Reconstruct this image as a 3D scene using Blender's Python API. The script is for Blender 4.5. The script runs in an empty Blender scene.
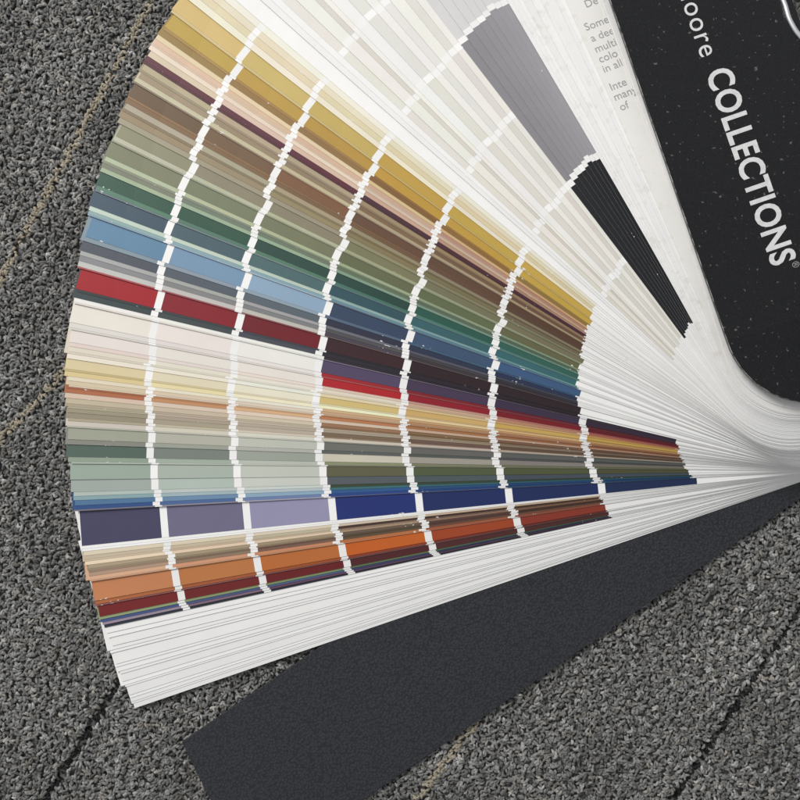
import bpy, math, random
import numpy as np
from mathutils import Vector
random.seed(11); rng=np.random.default_rng(5)
S=0.0004; H=0.36; N_DZ=0.030
scene=bpy.context.scene
col=scene.collection
def link(o): col.objects.link(o); return o
def W(px,py,z):
    k=(H-z)/H
    return np.array([(px-400)*S*k,(400-py)*S*k])
def lin(c,cg=1.0,ds=0.0):
    r=[]
    for v in c[:3]:
        v=v/255.0
        r.append(v/12.92 if v<=0.04045 else ((v+0.055)/1.055)**2.4)
    y=0.21*r[0]+0.72*r[1]+0.07*r[2]
    r=[max(0.001,(x*(1-ds)+y*ds)*cg) for x in r]
    return tuple(r)+(1.0,)
# ---------------------------------------------------------------- materials
def newmat(name):
    m=bpy.data.materials.new(name); m.use_nodes=True
    nt=m.node_tree; return m,nt,nt.nodes['Principled BSDF']
def N(nt,t,**kw):
    n=nt.nodes.new(t)
    for k,v in kw.items(): setattr(n,k,v)
    return n
def print_material(name,stain):
    m,nt,b=newmat(name)
    at=N(nt,'ShaderNodeAttribute',attribute_name="Col")
    tc=N(nt,'ShaderNodeTexCoord')
    uv=N(nt,'ShaderNodeSeparateXYZ'); nt.links.new(tc.outputs['UV'],uv.inputs[0])
    no=N(nt,'ShaderNodeTexNoise'); no.inputs['Scale'].default_value=620; no.inputs['Detail'].default_value=3
    nt.links.new(tc.outputs['Object'],no.inputs['Vector'])
    big=N(nt,'ShaderNodeTexNoise'); big.inputs['Scale'].default_value=75
    nt.links.new(tc.outputs['Object'],big.inputs['Vector'])
    mul=N(nt,'ShaderNodeMath',operation='MULTIPLY'); nt.links.new(no.outputs[0],mul.inputs[0]); nt.links.new(big.outputs[0],mul.inputs[1])
    thr=N(nt,'ShaderNodeMapRange'); thr.inputs[1].default_value=0.405; thr.inputs[2].default_value=0.48
    thr.inputs[3].default_value=-0.00002; thr.inputs[4].default_value=0.0004
    nt.links.new(mul.outputs[0],thr.inputs[0])
    lt=N(nt,'ShaderNodeMath',operation='LESS_THAN'); nt.links.new(uv.outputs[1],lt.inputs[0]); nt.links.new(thr.outputs[0],lt.inputs[1])
    mot=N(nt,'ShaderNodeMapRange'); mot.inputs[3].default_value=0.95; mot.inputs[4].default_value=1.04
    nt.links.new(big.outputs[0],mot.inputs[0])
    hs=N(nt,'ShaderNodeHueSaturation'); nt.links.new(at.outputs['Color'],hs.inputs['Color']); nt.links.new(mot.outputs[0],hs.inputs['Value'])
    mx=N(nt,'ShaderNodeMix',data_type='RGBA'); mx.inputs[7].default_value=(0.72,0.71,0.69,1)
    nt.links.new(lt.outputs[0],mx.inputs[0]); nt.links.new(hs.outputs[0],mx.inputs[6])
    last=mx.outputs[2]
    if stain:
        s=N(nt,'ShaderNodeTexNoise'); s.inputs['Scale'].default_value=260; s.inputs['Detail'].default_value=5; s.inputs['Roughness'].default_value=0.7
        nt.links.new(tc.outputs['Object'],s.inputs['Vector'])
        ed=N(nt,'ShaderNodeMapRange'); ed.inputs[1].default_value=0.0; ed.inputs[2].default_value=0.0022; ed.inputs[3].default_value=0.10; ed.inputs[4].default_value=0.0
        nt.links.new(uv.outputs[1],ed.inputs[0])
        sa_=N(nt,'ShaderNodeMath',operation='ADD'); nt.links.new(s.outputs[0],sa_.inputs[0]); nt.links.new(ed.outputs[0],sa_.inputs[1])
        sr=N(nt,'ShaderNodeMapRange'); sr.inputs[1].default_value=0.60; sr.inputs[2].default_value=0.80; sr.inputs[4].default_value=0.45
        nt.links.new(sa_.outputs[0],sr.inputs[0])
        s2=N(nt,'ShaderNodeMix',data_type='RGBA'); s2.inputs[7].default_value=(0.54,0.47,0.38,1)
        nt.links.new(sr.outputs[0],s2.inputs[0]); nt.links.new(last,s2.inputs[6]); last=s2.outputs[2]
    nt.links.new(last,b.inputs['Base Color'])
    b.inputs['Roughness'].default_value=0.40
    b.inputs['Specular IOR Level'].default_value=0.32
    fb=N(nt,'ShaderNodeTexNoise'); fb.inputs['Scale'].default_value=1500
    nt.links.new(tc.outputs['Object'],fb.inputs['Vector'])
    bp=N(nt,'ShaderNodeBump'); bp.inputs['Strength'].default_value=0.12; bp.inputs['Distance'].default_value=0.00008
    nt.links.new(fb.outputs[0],bp.inputs['Height']); nt.links.new(bp.outputs[0],b.inputs['Normal'])
    return m
def cover_material(name,base,rough,grain,bump,speck,smax,spec):
    m,nt,b=newmat(name)
    tc=N(nt,'ShaderNodeTexCoord')
    v=N(nt,'ShaderNodeTexVoronoi'); v.inputs['Scale'].default_value=grain; nt.links.new(tc.outputs['Object'],v.inputs['Vector'])
    n1=N(nt,'ShaderNodeTexNoise'); n1.inputs['Scale'].default_value=14; n1.inputs['Detail'].default_value=6; nt.links.new(tc.outputs['Object'],n1.inputs['Vector'])
    n2=N(nt,'ShaderNodeTexNoise'); n2.inputs['Scale'].default_value=600; n2.inputs['Detail'].default_value=3; nt.links.new(tc.outputs['Object'],n2.inputs['Vector'])
    mp=N(nt,'ShaderNodeMapping'); mp.inputs['Rotation'].default_value=(0,0,1.0); mp.inputs['Scale'].default_value=(1,18,1)
    nt.links.new(tc.outputs['Object'],mp.inputs[0])
    n3=N(nt,'ShaderNodeTexNoise'); n3.inputs['Scale'].default_value=60; n3.inputs['Detail'].default_value=4; nt.links.new(mp.outputs[0],n3.inputs['Vector'])
    r=N(nt,'ShaderNodeValToRGB'); r.color_ramp.elements[0].position=0.1; r.color_ramp.elements[1].position=0.7
    r.color_ramp.elements[0].color=tuple(x*1.9 for x in base)+(1,); r.color_ramp.elements[1].color=tuple(x*0.75 for x in base)+(1,)
    nt.links.new(v.outputs['Distance'],r.inputs[0])
    sp=N(nt,'ShaderNodeMapRange'); sp.inputs[1].default_value=speck; sp.inputs[2].default_value=speck+0.05
    sp.inputs[4].default_value=smax
    nt.links.new(n2.outputs[0],sp.inputs[0])
    mx=N(nt,'ShaderNodeMix',data_type='RGBA'); mx.inputs[7].default_value=(0.3,0.29,0.28,1)
    nt.links.new(sp.outputs[0],mx.inputs[0]); nt.links.new(r.outputs[0],mx.inputs[6]); nt.links.new(mx.outputs[2],b.inputs['Base Color'])
    ad=N(nt,'ShaderNodeMath',operation='ADD'); nt.links.new(n1.outputs[0],ad.inputs[0]); nt.links.new(n3.outputs[0],ad.inputs[1])
    rr=N(nt,'ShaderNodeMapRange'); rr.inputs[1].default_value=0.6; rr.inputs[2].default_value=1.4; rr.inputs[3].default_value=rough-0.14; rr.inputs[4].default_value=rough+0.16
    nt.links.new(ad.outputs[0],rr.inputs[0]); nt.links.new(rr.outputs[0],b.inputs['Roughness'])
    bp=N(nt,'ShaderNodeBump'); bp.inputs['Strength'].default_value=bump; bp.inputs['Distance'].default_value=0.0002; bp.invert=True
    nt.links.new(v.outputs['Distance'],bp.inputs['Height']); nt.links.new(bp.outputs[0],b.inputs['Normal'])
    b.inputs['Specular IOR Level'].default_value=spec
    return m
M_PRINT=print_material("printed_card",False)
M_PAGE=print_material("worn_white_page",True)
M_FRONT=cover_material("glossy_black_cover",(0.005,0.005,0.006),0.24,1700,0.04,0.67,0.35,0.38)
M_BACK=cover_material("charcoal_leatherette",(0.017,0.018,0.022),0.40,1050,0.85,0.95,0.0,0.5)
M_INK,nt,b=newmat("white_ink"); b.inputs['Roughness'].default_value=0.5
nz=N(nt,'ShaderNodeTexNoise'); nz.inputs['Scale'].default_value=600
mr=N(nt,'ShaderNodeValToRGB'); mr.color_ramp.elements[0].color=(0.5,0.5,0.5,1); mr.color_ramp.elements[1].color=(0.78,0.78,0.77,1)
tc=N(nt,'ShaderNodeTexCoord'); nt.links.new(tc.outputs['Object'],nz.inputs['Vector']); nt.links.new(nz.outputs[0],mr.inputs[0]); nt.links.new(mr.outputs[0],b.inputs['Base Color'])
M_GREY,nt,b=newmat("grey_ink"); b.inputs['Base Color'].default_value=(0.33,0.33,0.33,1); b.inputs['Roughness'].default_value=0.6
M_DIM,nt,b=newmat("faint_ink"); b.inputs['Base Color'].default_value=(0.3,0.3,0.3,1); b.inputs['Roughness'].default_value=0.6
M_STEEL,nt,b=newmat("steel"); b.inputs['Base Color'].default_value=(0.8,0.8,0.8,1); b.inputs['Metallic'].default_value=1; b.inputs['Roughness'].default_value=0.3
M_RIM,nt,b=newmat("worn_board_edge")
nz=N(nt,'ShaderNodeTexNoise'); nz.inputs['Scale'].default_value=300; nz.inputs['Detail'].default_value=4
mr=N(nt,'ShaderNodeValToRGB'); mr.color_ramp.elements[0].position=0.42; mr.color_ramp.elements[1].position=0.62
mr.color_ramp.elements[0].color=(0.03,0.03,0.03,1); mr.color_ramp.elements[1].color=(0.34,0.33,0.31,1)
tc=N(nt,'ShaderNodeTexCoord'); nt.links.new(tc.outputs['Object'],nz.inputs['Vector']); nt.links.new(nz.outputs[0],mr.inputs[0]); nt.links.new(mr.outputs[0],b.inputs['Base Color'])
b.inputs['Roughness'].default_value=0.6

# ---------------------------------------------------------------- strips
PX,PY,R,L0=820.0,395.0,76.0,750.0
DZ=None; NTOT=None
class Leaf: pass
def sm(q): return q*q*(3-2*q)
def make_leaf(a,i,Ljit=0.0,T=None,C=None,w=0.060,thick=0.00012,flat=None,zadd=0.0,plane=None):
    f=Leaf(); ca,sa=math.cos(a),math.sin(a)
    L=L0+Ljit
    if T is None:
        T=np.array([PX-R*sa,PY+R*ca])
        if C is None: C=T-L*np.array([ca,sa])
        # the binding post leans: the upper leaves sit further out along their own axis
        g=min(1,max(0,(math.degrees(a)+19)/90))
        T=T-72*g**1.25*np.array([ca,sa])
    else: T=np.array(T,float)
    if C is None: C=T-L*np.array([ca,sa])
    C=np.array(C,float)
    f.T,f.C,f.L=T,C,np.linalg.norm(T-C)
    alpha=0.08*min(1.0,i/25.0)
    def zq(q,v):
        q=min(max(q,0),1.0)
        if flat is not None: return flat
        if plane is not None: return plane[0]+(plane[1]-plane[0])*q
        return 0.0019+zadd+i*DZ*(0.12+0.88*(1-sm(q)))+alpha*q*(w-v)
    f.zq=zq
    Tw=W(T[0],T[1],zq(0,0)); Cw=W(C[0],C[1],zq(1,0))
    f.Lw=np.linalg.norm(Cw-Tw); f.d=(Cw-Tw)/f.Lw
    n=np.array([f.d[1],-f.d[0]])
    f.n=n; f.Tw=Tw; f.w=w; f.thick=thick
    def pos(sd,v,dz=0.0):
        p=Tw+f.d*sd+f.n*v
        return (p[0],p[1],zq(sd/f.Lw,v)+dz)
    f.pos=pos
    def img(x,y):
        q=0.5;v=0.03
        for _ in range(5):
            p=W(x,y,zq(q,v))-Tw
            sd=float(np.dot(p,f.d)); v=float(np.dot(p,f.n)); q=sd/f.Lw
        return sd,v
    f.img=img
    def along(dpx):
        p=C+(T-C)/f.L*dpx
        return f.img(p[0],p[1])[0]
    f.along=along
    return f
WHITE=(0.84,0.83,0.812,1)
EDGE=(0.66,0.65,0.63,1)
def leaf_geometry(f,segs,skew=0.0,base=WHITE,edge=EDGE):
    w=f.w
    sg=[]
    for s0,s1,c in segs:
        a0=f.Lw if s0<=0 else f.along(s0)
        sg.append((a0,f.along(s1),c))
    marks={0.0,f.Lw}
    for a0,a1,c in sg: marks.add(a0); marks.add(a1)
    ms=sorted(marks)
    full=[]
    for k in range(len(ms)-1):
        n=max(1,int((ms[k+1]-ms[k])/0.014))
        for j in range(n): full.append(ms[k]+(ms[k+1]-ms[k])*j/n)
    full.append(ms[-1])
    hw=w/2
    stations=[]
    for k in range(14,0,-1):
        th=math.pi/2*k/14; s=-hw*math.sin(th)*0.999
        h=hw*math.cos(th) if k<14 else hw*0.02
        stations.append((s,hw-h,hw+h))
    for s in full: stations.append((s,0.0,w))
    V=[];F=[];C=[];U=[]
    for j,(s,v0,v1) in enumerate(stations):
        sk=skew if j==len(stations)-1 else 0
        for (v,dz,ss) in ((v0,0,s+sk),(v1,0,s),(v1,-f.thick,s),(v0,-f.thick,s+sk)):
            V.append(f.pos(ss,v,dz)); U.append((ss,v))
    def colat(s):
        for a0,a1,c in sg:
            if a1-1e-9<=s<=a0+1e-9: return c
        return base
    for j in range(len(stations)-1):
        m=(stations[j][0]+stations[j+1][0])/2
        b0=4*j;b1=4*j+4
        F.append((b0,b1,b1+1,b0+1)); C.append(colat(m))
        F.append((b0+3,b0+2,b1+2,b1+3)); C.append(base)
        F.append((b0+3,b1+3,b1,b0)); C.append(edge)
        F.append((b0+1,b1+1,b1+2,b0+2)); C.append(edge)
    F.append((0,1,2,3)); C.append(edge)
    e=4*(len(stations)-1); F.append((e,e+3,e+2,e+1)); C.append(edge)
    return V,F,C,U
def mesh_from(name,parts,mat):
    V=[];F=[];C=[];U=[]
    for v,f,c,u in parts:
        o=len(V); V+=v; U+=u; F+=[tuple(x+o for x in q) for q in f]; C+=c
    me=bpy.data.meshes.new(name); me.from_pydata(V,[],F)
    ca=me.color_attributes.new("Col",'FLOAT_COLOR','CORNER'); uvl=me.uv_layers.new(name="UVMap")
    cc=np.zeros((len(me.loops),4),np.float32); uu=np.zeros((len(me.loops),2),np.float32)
    k=0
    for fi,q in enumerate(F):
        side = C[fi] is EDGE
        for vi in q:
            cc[k]=C[fi]; uu[k]=U[vi] if not side else (U[vi][0],0.02); k+=1
    ca.data.foreach_set("color",cc.ravel()); uvl.data.foreach_set("uv",uu.ravel())
    me.materials.append(mat); me.update()
    return me

deck=bpy.data.objects.new("fan_deck",None); link(deck)
deck.empty_display_size=0.02
deck["label"]="fanned paint colour swatch deck with black covers lying on grey carpet"
deck["category"]="paint swatch deck"
def child(name,me,parent=deck):
    o=bpy.data.objects.new(name,me); link(o); o.parent=parent; return o

CUM=[0,84,167,253,340,430,523,622]
def chips(cols,gap=7.2,cg=0.80,ds=-0.02):
    segs=[]
    for k,c in enumerate(cols):
        if c is None: continue
        s0=CUM[k]+(gap/2 if k>0 else 0); s1=CUM[k+1]-gap/2
        l=sum(c)/3/255; p=max(0,min(1,(l-0.55)/0.35)); g=cg+0.13*p
        segs.append((s0,s1,lin(c,g,ds+0.14*p)))
    return segs
def mixc(a,b,t): return tuple(a[j]*(1-t)+b[j]*t for j in range(3))
def ramp4(c1,c3,c4,c7,n,jit=5):
    out=[]
    for k in range(n):
        c=mixc(c1,c3,k/2) if k<3 else mixc(c4,c7,((k-3)/max(1,n-4))**0.75)
        out.append(tuple(min(250,max(8,x+random.uniform(-jit,jit)*0.6)) for x in c))
    return out
def solve_a(y):
    lo,hi=-0.6,1.2
    for _ in range(50):
        m=(lo+hi)/2
        yy=PY+R*math.cos(m)-L0*math.sin(m)
        if yy>y: lo=m
        else: hi=m
    return (lo+hi)/2
G1=[(8,(216,190,118),(204,172,92),(198,162,78),(208,172,82)),
(12,(196,164,76),(190,152,64),(194,154,64),(204,166,74)),
(8,(174,144,78),(162,126,72),(150,110,58),(168,130,72)),
(4,(228,208,166),(226,204,160),(220,190,140),(206,170,120)),
(6,(220,190,160),(212,180,152),(204,170,144),(184,130,110)),
(4,(230,214,190),(226,206,184),(214,188,164),(200,166,140)),
(5,(220,196,172),(216,186,164),(204,170,146),(176,134,112)),
(7,(100,42,54),(94,38,52),(76,38,52),(80,42,52)),
(7,(190,172,140),(180,160,130),(164,142,110),(150,122,92)),
(5,(166,148,120),(150,126,98),(130,104,78),(112,86,64)),
(4,(204,192,160),(194,180,146),(182,164,130),(170,152,116)),
(13,(110,84,60),(126,90,58),(106,76,54),(90,66,50)),
(6,(150,116,80),(140,104,70),(130,100,70),(104,80,60)),
(5,(180,170,144),(170,158,130),(154,142,114),(144,130,102)),
(8,(140,126,98),(134,120,92),(118,106,78),(106,94,70)),
(5,(166,158,134),(158,152,126),(148,140,112),(134,126,100)),
(11,(150,144,120),(142,136,108),(130,124,94),(122,118,88)),
(4,(188,188,162),(180,180,150),(166,166,132),(152,156,124)),
(15,(128,132,106),(122,126,98),(106,110,78),(102,108,76)),
(4,(184,190,158),(176,184,148),(160,172,138),(142,160,128)),
(6,(142,150,130),(130,140,118),(116,130,104),(100,118,96)),
(4,(164,182,152),(154,174,146),(136,164,138),(118,150,128)),
(12,(48,88,70),(38,76,62),(34,74,62),(52,100,90)),
(4,(88,130,108),(84,124,104),(74,120,104),(82,132,118)),
(15,(66,88,102),(80,108,114),(52,86,96),(62,106,114)),
(4,(196,208,192),(186,202,188),(146,176,172),(116,156,156)),
(3,(146,176,176),(136,172,180),(106,146,166),(86,126,146)),
(20,(104,140,170),(144,174,198),(56,72,98),(66,96,134)),
(4,(136,154,164),(146,164,176),(86,106,126),(56,86,116)),
(9,(82,88,98),(96,102,112),(46,52,68),(42,54,84)),
(4,(174,174,170),(166,166,164),(116,116,122),(70,74,86)),
(5,(144,146,144),(134,134,134),(84,82,86),(54,54,64)),
(5,(196,196,190),(192,188,182),(78,70,78),(54,44,54)),
(20,(170,24,36),(114,26,36),(56,32,38),(44,30,38)),
(8,(50,60,62),(68,70,74),(36,34,40),(38,30,38))]
G2=[(4,(236,232,226),(236,233,228),(46,38,48),(38,30,40)),
(20,(230,222,212),(234,228,220),(88,74,104),(56,40,60)),
(7,(224,214,206),(230,222,214),(166,38,50),(96,24,36)),
(12,(230,220,210),(230,224,214),(184,34,46),(104,26,36)),
(4,(228,212,200),(232,218,206),(224,196,180),(170,100,90)),
(7,(224,214,198),(232,224,206),(228,216,192),(186,110,80)),
(5,(234,226,206),(234,228,212),(230,212,170),(206,154,96)),
(10,(224,208,162),(232,224,196),(220,192,124),(202,162,84)),
(7,(204,184,128),(224,210,174),(228,214,176),(190,150,92)),
(4,(230,216,186),(234,226,204),(214,180,136),(194,148,98)),
(6,(216,196,164),(224,208,184),(206,168,130),(170,114,76)),
(6,(170,106,68),(202,160,124),(180,122,80),(136,88,58)),
(5,(220,194,170),(226,204,184),(218,192,168),(186,148,122)),
(8,(200,182,156),(212,196,172),(160,124,94),(114,84,64)),
(6,(184,170,146),(204,192,170),(196,180,156),(150,124,102)),
(8,(160,148,128),(190,178,158),(130,108,90),(94,74,60)),
(5,(206,198,182),(218,210,196),(208,198,182),(176,158,140)),
(13,(168,166,152),(196,194,182),(116,115,108),(92,93,90)),
(5,(146,146,134),(184,184,172),(100,103,100),(74,79,78)),
(12,(92,106,96),(162,172,158),(206,198,184),(116,112,104)),
(5,(150,164,150),(186,194,182),(150,150,122),(108,112,84)),
(17,(160,174,160),(196,202,192),(100,104,74),(80,86,60)),
(12,(166,180,168),(202,207,200),(90,101,106),(68,80,90)),
(4,(180,194,188),(202,212,206),(62,74,54),(54,68,48)),
(4,(144,172,176),(182,200,204),(68,114,122),(44,90,102)),
(5,(88,124,162),(144,174,198),(54,96,148),(26,60,108)),
(4,(56,86,140),(114,134,178),(44,72,142),(30,72,104)),
(35,(78,76,102),(154,150,182),(38,50,118),(30,48,86))]
G3=[(4,(226,210,184),(224,208,184),(216,196,170),(200,170,140)),
(4,(206,190,164),(200,184,160),(74,54,48),(60,44,40)),
(6,(210,190,162),(200,178,150),(154,130,110),(116,88,70)),
(6,(182,164,138),(168,148,122),(118,94,78),(78,54,44)),
(6,(162,138,114),(112,88,72),(92,72,58),(104,70,54)),
(4,(226,176,142),(212,146,106),(196,118,74),(154,84,60)),
(22,(206,138,92),(194,116,60),(204,102,42),(146,56,40)),
(4,(184,106,70),(168,84,48),(152,68,42),(114,44,36)),
(13,(122,38,38),(112,34,32),(86,36,38),(82,42,42)),
(3,(152,168,124),(136,152,110),(104,124,88),(84,102,76)),
(3,(74,94,138),(82,100,138),(62,72,108),(42,52,82)),
(3,(162,146,162),(112,76,102),(100,76,98),(82,54,72)),
(3,(52,52,64),(42,44,54),(38,40,52),(42,42,52))]
ITEMS=[]
for a in (70.9,70.7): ITEMS.append((math.radians(a),'blank',None,6))
ITEMS.append((math.radians(66.6),'intro',None,30))
for a in (66.0,65.5,64.4,63.9,62.9,62.0,61.5,60.9,60.4): ITEMS.append((math.radians(a),'blank',None,6))
for k,a in enumerate((59.6,58.9,58.0,57.2,56.3,55.3,54.2,53.1)):
    g=(158-k*2.5,156-k*2.5,160-k*2.5); bk=(28+k*1.0,29+k*1.0,33+k*1.0)
    ITEMS.append((math.radians(a),'greys',(g,bk),7))
PALE=[((236,234,227),(230,227,217)),((226,223,216),(217,212,201)),((238,235,228),(235,231,222)),((230,228,222),(222,218,208)),
((238,236,231),(233,229,220)),((228,225,217),(219,214,202)),((238,237,233),(235,232,226)),((238,235,228),(235,231,221)),
((222,217,207),(212,206,193)),((236,233,225),(231,226,215)),((230,226,216),(223,216,203)),((239,236,230),(236,232,224))]
aa=52.3; k=0
while aa>42.6:
    p=PALE[k%len(PALE)]; ITEMS.append((math.radians(aa),'pale',p,8)); aa-=random.choice((0.35,0.5,0.7,0.9,1.2)); k+=1
for a in (42.3,41.7,40.3): ITEMS.append((math.radians(a),'blank',None,10))
for a,p in ((39.7,((236,232,214),(232,226,202))),(39.1,((230,220,190),(224,212,178))),(38.5,((226,212,174),(220,202,158))),(37.9,((236,228,204),(230,218,188)))):
    ITEMS.append((math.radians(a),'pale6',p,7))
def add_group(G,y0,y1,n):
    tot=sum(g[0] for g in G); y=y0
    for g in G:
        wd=g[0]/tot*(y1-y0)
        cols=ramp4(*g[1:],n)
        if 5.5<g[0]<=8.5:
            fr=random.choice((0.3,0.35,0.65,0.7))
            y+=wd*fr; ITEMS.append((solve_a(y),'chips',cols,wd*fr))
            t=random.choice((-0.14,-0.10,0.10,0.14))
            c2=[tuple(min(240 if max(c)>200 else 248,max(10,x*(1+t))) for x in c) for c in cols]
            if max(cols[0])>215: c2=[mixc(c,(205,195,178),0.3) for c in cols]
            y+=wd*(1-fr); ITEMS.append((solve_a(y),'chips',c2,wd*(1-fr)))
        else:
            if g[0]>12.5:
                y+=1.6; ITEMS.append((solve_a(y),'chips',[mixc(c,(215,210,200),0.35) for c in cols],1.6)); 
                y+=wd-1.6
            else: y+=wd
            ITEMS.append((solve_a(y),'chips',cols,wd))
add_group(G1,3,297,6)
add_group(G2,297,546,7)
ITEMS.append((solve_a(549),'blank',None,3)); ITEMS.append((solve_a(551.5),'blank',None,3))
add_group(G3,552,628,6)
y=631
for st in (3,5,9,4,3,12,3,5,3,8,4,2,9,3,4,2,5): 
    y+=st*0.92; ITEMS.append((solve_a(y),'blank',None,st))
NTOT=len(ITEMS); DZ=N_DZ/NTOT
chipsel=sorted([k for k,t in enumerate(ITEMS) if t[1] in('chips','pale','pale6','greys')],key=lambda k:-ITEMS[k][3])
top100=set(chipsel[:100])
rest=[]
intro=None
for k,(a,kind,cols,wd) in enumerate(ITEMS):
    i=NTOT-1-k
    f=make_leaf(a,i,Ljit=max(-3.5,min(3.5,random.gauss(0,1.6))),thick=0.00015)
    if kind=='chips': segs=chips(cols)
    elif kind in('pale','pale6'):
        segs=chips([tuple(x+random.uniform(-2,2) for x in mixc(cols[0],cols[1],q/6)) for q in range(7 if kind=='pale' else 6)],gap=7,cg=0.80,ds=0)
    elif kind=='greys':
        segs=[(0,80,lin((226,225,222))),(87,163,lin((220,219,216))),(170,247,lin((206,204,203))),(253,426,lin(cols[0],0.88)),(433,622,lin(cols[1],0.7))]
    else: segs=[]
    tint=random.uniform(0.92,1.02)
    base=tuple(x*tint for x in WHITE[:3])+(1,)
    if kind=='intro': base=(0.78,0.76,0.72,1)
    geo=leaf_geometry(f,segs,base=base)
    if kind in('blank','intro'):
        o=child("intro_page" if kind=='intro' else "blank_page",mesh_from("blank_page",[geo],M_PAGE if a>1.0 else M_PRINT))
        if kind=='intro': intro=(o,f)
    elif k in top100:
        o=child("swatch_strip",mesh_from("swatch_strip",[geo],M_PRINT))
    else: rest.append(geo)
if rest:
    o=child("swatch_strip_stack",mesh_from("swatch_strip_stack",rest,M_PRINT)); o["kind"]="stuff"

# ---------------------------------------------------------------- lettering helper
def text_mesh(body,size,offset=0.0,spacing=1.0):
    cu=bpy.data.curves.new("t",'FONT'); cu.body=body; cu.size=size; cu.offset=offset; cu.space_character=spacing
    cu.resolution_u=4
    o=bpy.data.objects.new("t",cu); link(o)
    dg=bpy.context.evaluated_depsgraph_get(); dg.update()
    me=bpy.data.meshes.new_from_object(o.evaluated_get(dg))
    bpy.data.objects.remove(o); 
    return me
def bounds(me):
    xs=[v.co.x for v in me.vertices]; ys=[v.co.y for v in me.vertices]; return min(xs),max(xs),min(ys),max(ys)
io,ifl=intro
lines=[("De",586,8),("Some",586,31),("a dee",592,42),("multi",596,53),("colo",600,63),("in all",604,73),("Inte",611,91),("many",615,101),("of",621,111)]
kk=(H-0.022)/H
Vt=[];Ft=[]
for body,x,yv in lines:
    me=text_mesh(body,11.5*S*kk)
    sd0,v0=ifl.img(x,yv)
    o0=len(Vt)
    for v in me.vertices: Vt.append(ifl.pos(sd0+v.co.y,v0+v.co.x,0.00006))
    for p in me.polygons: Ft.append(tuple(j+o0 for j in p.vertices))
me=bpy.data.meshes.new("printed_text"); me.from_pydata(Vt,[],Ft); me.materials.append(M_GREY)
child("printed_text",me,io)

# ---------------------------------------------------------------- front cover
ac=math.atan2(0.946,0.325)
Tc=np.array([727.0,340.5]); Cc=Tc-700*np.array([0.325,0.946])
fc=make_leaf(ac,NTOT+4,T=Tc,C=Cc,w=0.0640,thick=0.0015,plane=(0.0365,0.0145))
V,F,C,U=leaf_geometry(fc,[])
me=mesh_from("front_cover",[(V,F,C,U)],M_FRONT)
me.materials.append(M_RIM)
front=child("front_cover",me); front["label"]="glossy black front cover with white lettering"
bv=front.modifiers.new("Bevel",'BEVEL'); bv.width=0.00045; bv.segments=3; bv.limit_method='ANGLE'; bv.angle_limit=math.radians(50); bv.material=1
def onimg(al,ac_):
    return (608+0.325*al+0.946*ac_, 0.946*al-0.325*ac_)
def cover_text(name,body,start,end,baseline,capmax,offset,parent,spacing=1.0,mat=None):
    me=text_mesh(body,1.0,offset,spacing=spacing)
    x0,x1,y0,y1=bounds(me)
    Vv=[]
    for v in me.vertices:
        al=start+(v.co.x-x0)/(x1-x0)*(end-start)
        acx=baseline+v.co.y/0.69*capmax
        X,Y=onimg(al,acx)
        sd,vv=fc.img(X,Y)
        Vv.append(fc.pos(sd,vv,0.00006))
    m2=bpy.data.meshes.new(name); m2.from_pydata(Vv,[],[tuple(p.vertices) for p in me.polygons]); m2.materials.append(mat or M_INK)
    return child(name,m2,parent)
cover_text("title_lettering","COLLECTIONS",101,306,69,25,0.026,front,1.07)
cover_text("brand_lettering","Benjamin Moore",-112,85,69,20,0.0,front,1.1)
cover_text("trademark_symbol","\u00ae",308,314,88,7,0.0,front,mat=M_DIM)
cu=bpy.data.curves.new("highlight_curve",'CURVE'); cu.dimensions='3D'; cu.bevel_depth=0.0010; cu.bevel_resolution=4  # curved steel rod added to stand in for the bright highlight at the cover corner
sp=cu.splines.new('BEZIER'); pts=[(776,-14),(784,4),(790,22),(803,40),(822,52)]
sp.bezier_points.add(len(pts)-1)
for bpnt,(X,Y) in zip(sp.bezier_points,pts):
    sd,vv=fc.img(X,Y); bpnt.co=fc.pos(sd,vv,0.0003); bpnt.handle_left_type=bpnt.handle_right_type='AUTO'
o=bpy.data.objects.new("t",cu); link(o); dg=bpy.context.evaluated_depsgraph_get(); dg.update()
me=bpy.data.meshes.new_from_object(o.evaluated_get(dg)); bpy.data.objects.remove(o)
me.materials.clear(); me.materials.append(M_STEEL); me.polygons.foreach_set("use_smooth",[True]*len(me.polygons)); child("highlight_rod",me,front)
sd,vv=fc.img(820,322); p=fc.pos(sd,vv,0)
import bmesh
bm=bmesh.new(); bmesh.ops.create_cone(bm,cap_ends=True,segments=40,radius1=0.0036,radius2=0.0030,depth=0.0014)
me=bpy.data.meshes.new("binding_screw"); bm.to_mesh(me); bm.free(); me.materials.append(M_STEEL)
o=child("binding_screw",me); o.location=(p[0],p[1],p[2]+0.0006)
# ---------------------------------------------------------------- back cover
ab=math.radians(-34.6)
Tb=np.array([824-75*math.sin(ab),391+75*math.cos(ab)]); Cb=Tb-728*np.array([math.cos(ab),math.sin(ab)])
fb=make_leaf(ab,0,T=Tb,C=Cb,w=0.060,thick=0.0014,flat=0.0016)
me=mesh_from("back_cover",[leaf_geometry(fb,[],skew=0.009)],M_BACK)
back=child("back_cover",me); back["label"]="charcoal leatherette back cover swung out under the strips"
bv=back.modifiers.new("Bevel",'BEVEL'); bv.width=0.0004; bv.segments=3; bv.limit_method='ANGLE'; bv.angle_limit=math.radians(50)

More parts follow.
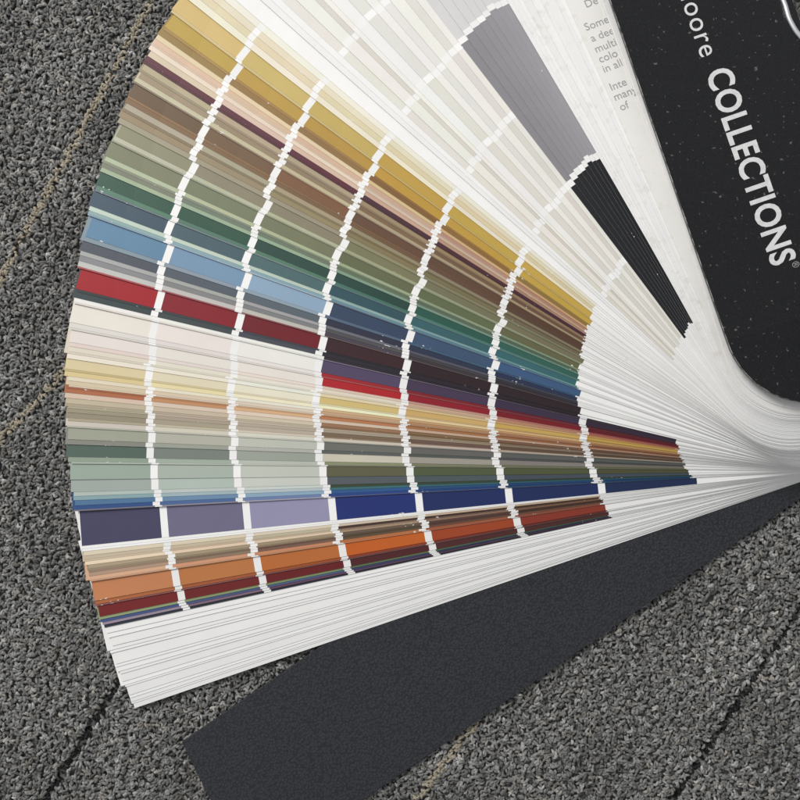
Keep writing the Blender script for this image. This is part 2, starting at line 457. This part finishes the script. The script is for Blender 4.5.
# ---------------------------------------------------------------- carpet
EXT=0.205; pitch=0.00125
nx=int(2*EXT/pitch)
gx,gy=np.meshgrid(np.arange(nx),np.arange(nx))
x=(-EXT+gx.ravel()*pitch)+rng.normal(0,0.0006,nx*nx); y=(-EXT+gy.ravel()*pitch)+rng.normal(0,0.0006,nx*nx)
ix=x/S+400; iy=400-y/S
ap=np.degrees(np.arctan2(PY-iy,PX-ix)); rp=np.hypot(PX-ix,PY-iy)
keep=~((ap>-17)&(ap<72)&(rp<715))
x=x[keep];y=y[keep];ix=ix[keep];iy=iy[keep]; n=len(x)
def ldist(p,q):
    dx,dy=q[0]-p[0],q[1]-p[1]; l=math.hypot(dx,dy)
    return np.abs((ix-p[0])*dy-(iy-p[1])*dx)/l
light=np.minimum.reduce([ldist((105,85),(5,270)),ldist((60,375),(0,440)),ldist((470,730),(417,800))])
dark=np.minimum.reduce([ldist((140,650),(45,800)),ldist((800,612),(675,800))])
isl=(light<3.4); isd=dark<3.6
ang=rng.uniform(0,2*np.pi,n); ln=rng.uniform(0.0006,0.0014,n); rad=rng.uniform(0.00044,0.00068,n)
def field(k,s,seed):
    r=np.random.default_rng(seed); ph=r.uniform(0,6.28,k); th_=r.uniform(0,6.28,k); m_=r.uniform(0.6,1.4,k)*s
    return sum(np.sin(m_[j]*np.cos(th_[j])*x+m_[j]*np.sin(th_[j])*y+ph[j]) for j in range(k))/math.sqrt(k/2)
cl=field(24,1350,1); c2=field(24,1250,2); c3=field(10,110,3)
top=rng.normal(-0.0002,0.00012,n)+0.00030*cl; top[isd]-=0.0012; top[isl]=0.0001+0.4*top[isl]
top=np.minimum(top,0.0008)
val=np.exp(rng.normal(math.log(0.178),0.13,n)+0.22*c2+0.13*cl+0.08*c3); val=np.clip(val,0.04,0.40)
tone=np.stack([val*1.01,val*1.0,val*0.965],1)
warm=rng.random(n)<0.12; tone[warm]*=np.array([1.06,1.0,0.92])
tone[isl]=np.stack([rng.uniform(.25,.33,n)]*3,1)[isl]*np.array([1.05,.93,.72])
tone[isd]=tone[isd]*0.0+rng.uniform(0.012,0.035,(n,1))[isd]
RG,SD=4,6
t=np.linspace(-1,1,RG)
curv=rng.normal(0,0.45,n)
cx=np.cos(ang)[:,None];sx_=np.sin(ang)[:,None]
al=t[None,:]*ln[:,None]; lat=(curv*ln)[:,None]*(t[None,:]**2)
px=x[:,None]+al*cx-lat*sx_; py=y[:,None]+al*sx_+lat*cx
pz=top[:,None]-rad[:,None]-(np.abs(t[None,:])**2.0)*0.0006
dxl=np.gradient(px,axis=1);dyl=np.gradient(py,axis=1);dzl=np.gradient(pz,axis=1)
h=np.sqrt(dxl**2+dyl**2)+1e-9
sxn=-dyl/h; syn=dxl/h
tl=np.sqrt(h**2+dzl**2); ux=-dxl*dzl/(h*tl);uy=-dyl*dzl/(h*tl);uz=h/tl
th=np.linspace(0,2*np.pi,SD,endpoint=False)
rr=rad[:,None,None]*np.array([.65,1.05,1.05,.65])[None,:,None]*(1+rng.normal(0,0.12,(n,RG,SD)))
X=px[:,:,None]+rr*(np.cos(th)*sxn[:,:,None]+np.sin(th)*ux[:,:,None])
Y=py[:,:,None]+rr*(np.cos(th)*syn[:,:,None]+np.sin(th)*uy[:,:,None])
Z=pz[:,:,None]+rr*(np.sin(th)*uz[:,:,None])
verts=np.stack([X,Y,Z],-1).reshape(-1,3).astype(np.float32)
base=np.arange(n)[:,None,None]*RG*SD
r_=np.arange(RG-1)[None,:,None]; s_=np.arange(SD)[None,None,:]
q=np.stack([base+r_*SD+s_, base+r_*SD+(s_+1)%SD, base+(r_+1)*SD+(s_+1)%SD, base+(r_+1)*SD+s_],-1).reshape(-1,4)
nv=len(verts)
BS=3.0; zb=-0.0021
verts=np.concatenate([verts,np.array([[-BS,-BS,zb],[BS,-BS,zb],[BS,BS,zb],[-BS,BS,zb]],np.float32)])
q=np.concatenate([q,[[nv,nv+1,nv+2,nv+3]]]).astype(np.int32)
me=bpy.data.meshes.new("carpet")
me.vertices.add(len(verts)); me.vertices.foreach_set("co",verts.ravel())
me.loops.add(q.size); me.loops.foreach_set("vertex_index",q.ravel())
me.polygons.add(len(q)); me.polygons.foreach_set("loop_start",np.arange(0,q.size,4,dtype=np.int32))
me.update(calc_edges=True)
vc=np.ones((len(verts),4),np.float32)
vc[:nv,:3]=np.repeat(tone,RG*SD,axis=0)
c=me.color_attributes.new("Col",'FLOAT_COLOR','POINT'); c.data.foreach_set("color",vc.ravel())
mi=np.zeros(len(q),np.int32); mi[-1]=1
me.polygons.foreach_set("use_smooth",np.ones(len(q),bool))
mt,nt,b=newmat("carpet_yarn")
at=N(nt,'ShaderNodeAttribute',attribute_name="Col"); tc=N(nt,'ShaderNodeTexCoord')
no=N(nt,'ShaderNodeTexNoise'); no.inputs['Scale'].default_value=900; no.inputs['Detail'].default_value=3
nt.links.new(tc.outputs['Object'],no.inputs['Vector'])
mr=N(nt,'ShaderNodeMapRange'); mr.inputs[1].default_value=.3; mr.inputs[2].default_value=.7; mr.inputs[3].default_value=0.68; mr.inputs[4].default_value=1.32
nt.links.new(no.outputs[0],mr.inputs[0])
hs=N(nt,'ShaderNodeHueSaturation'); nt.links.new(at.outputs['Color'],hs.inputs['Color']); nt.links.new(mr.outputs[0],hs.inputs['Value'])
nt.links.new(hs.outputs[0],b.inputs['Base Color']); b.inputs['Roughness'].default_value=1.0; b.inputs['Specular IOR Level'].default_value=0.0
me.materials.append(mt)
mg,nt,b=newmat("carpet_base"); tc=N(nt,'ShaderNodeTexCoord')
vo=N(nt,'ShaderNodeTexVoronoi'); vo.inputs['Scale'].default_value=500; nt.links.new(tc.outputs['Object'],vo.inputs['Vector'])
rp_=N(nt,'ShaderNodeValToRGB'); rp_.color_ramp.elements[0].color=(.03,.03,.03,1); rp_.color_ramp.elements[1].color=(.2,.2,.195,1)
nt.links.new(vo.outputs['Color'],rp_.inputs[0]); nt.links.new(rp_.outputs[0],b.inputs['Base Color']); b.inputs['Roughness'].default_value=.95
bp=N(nt,'ShaderNodeBump'); bp.inputs['Strength'].default_value=1; bp.inputs['Distance'].default_value=0.001; bp.invert=True
nt.links.new(vo.outputs['Distance'],bp.inputs['Height']); nt.links.new(bp.outputs[0],b.inputs['Normal'])
me.materials.append(mg); me.polygons.foreach_set("material_index",mi)
carpet=bpy.data.objects.new("carpet",me); link(carpet); carpet["kind"]="structure"

# ---------------------------------------------------------------- light
wd=bpy.data.worlds.new("World"); scene.world=wd; wd.use_nodes=True
nt=wd.node_tree; bg=nt.nodes['Background']; bg.inputs[1].default_value=0.43
tc=N(nt,'ShaderNodeTexCoord'); dp=N(nt,'ShaderNodeVectorMath',operation='DOT_PRODUCT'); dp.inputs[1].default_value=(-0.45,0.65,0.35)
nt.links.new(tc.outputs['Generated'],dp.inputs[0])
wn=N(nt,'ShaderNodeTexNoise'); wn.inputs['Scale'].default_value=2.2; wn.inputs['Detail'].default_value=1; nt.links.new(tc.outputs['Generated'],wn.inputs['Vector'])
ad=N(nt,'ShaderNodeMath',operation='MULTIPLY_ADD'); ad.inputs[1].default_value=0.9; nt.links.new(wn.outputs[0],ad.inputs[0]); nt.links.new(dp.outputs['Value'],ad.inputs[2])
cr=N(nt,'ShaderNodeMapRange'); cr.inputs[1].default_value=-0.2; cr.inputs[2].default_value=1.3; cr.inputs[3].default_value=0.45; cr.inputs[4].default_value=1.55
nt.links.new(ad.outputs[0],cr.inputs[0])
cm=N(nt,'ShaderNodeVectorMath',operation='SCALE'); cm.inputs[0].default_value=(0.96,0.98,1.0); nt.links.new(cr.outputs[0],cm.inputs['Scale'])
nt.links.new(cm.outputs[0],bg.inputs[0])
def area(loc,size,power,colr):
    l=bpy.data.lights.new("window_light",'AREA'); l.shape='RECTANGLE'; l.size=size[0]; l.size_y=size[1]; l.energy=power; l.color=colr
    o=bpy.data.objects.new("window_light",l); link(o); o.location=loc
    o.rotation_euler=(-Vector(loc)).to_track_quat('-Z','Y').to_euler(); return o
area((-0.66,0.80,0.90),(0.50,0.50),15.3,(1.0,0.985,0.965))
cam=bpy.data.cameras.new("camera"); co=bpy.data.objects.new("camera",cam); link(co)
co.location=(0,0,H); co.rotation_euler=(0,0,0); cam.sensor_width=36; cam.lens=36*(H/S)/800; cam.clip_start=0.01; cam.clip_end=50
scene.camera=co
scene.view_settings.view_transform='Standard'; scene.view_settings.look='None'; scene.view_settings.exposure=0
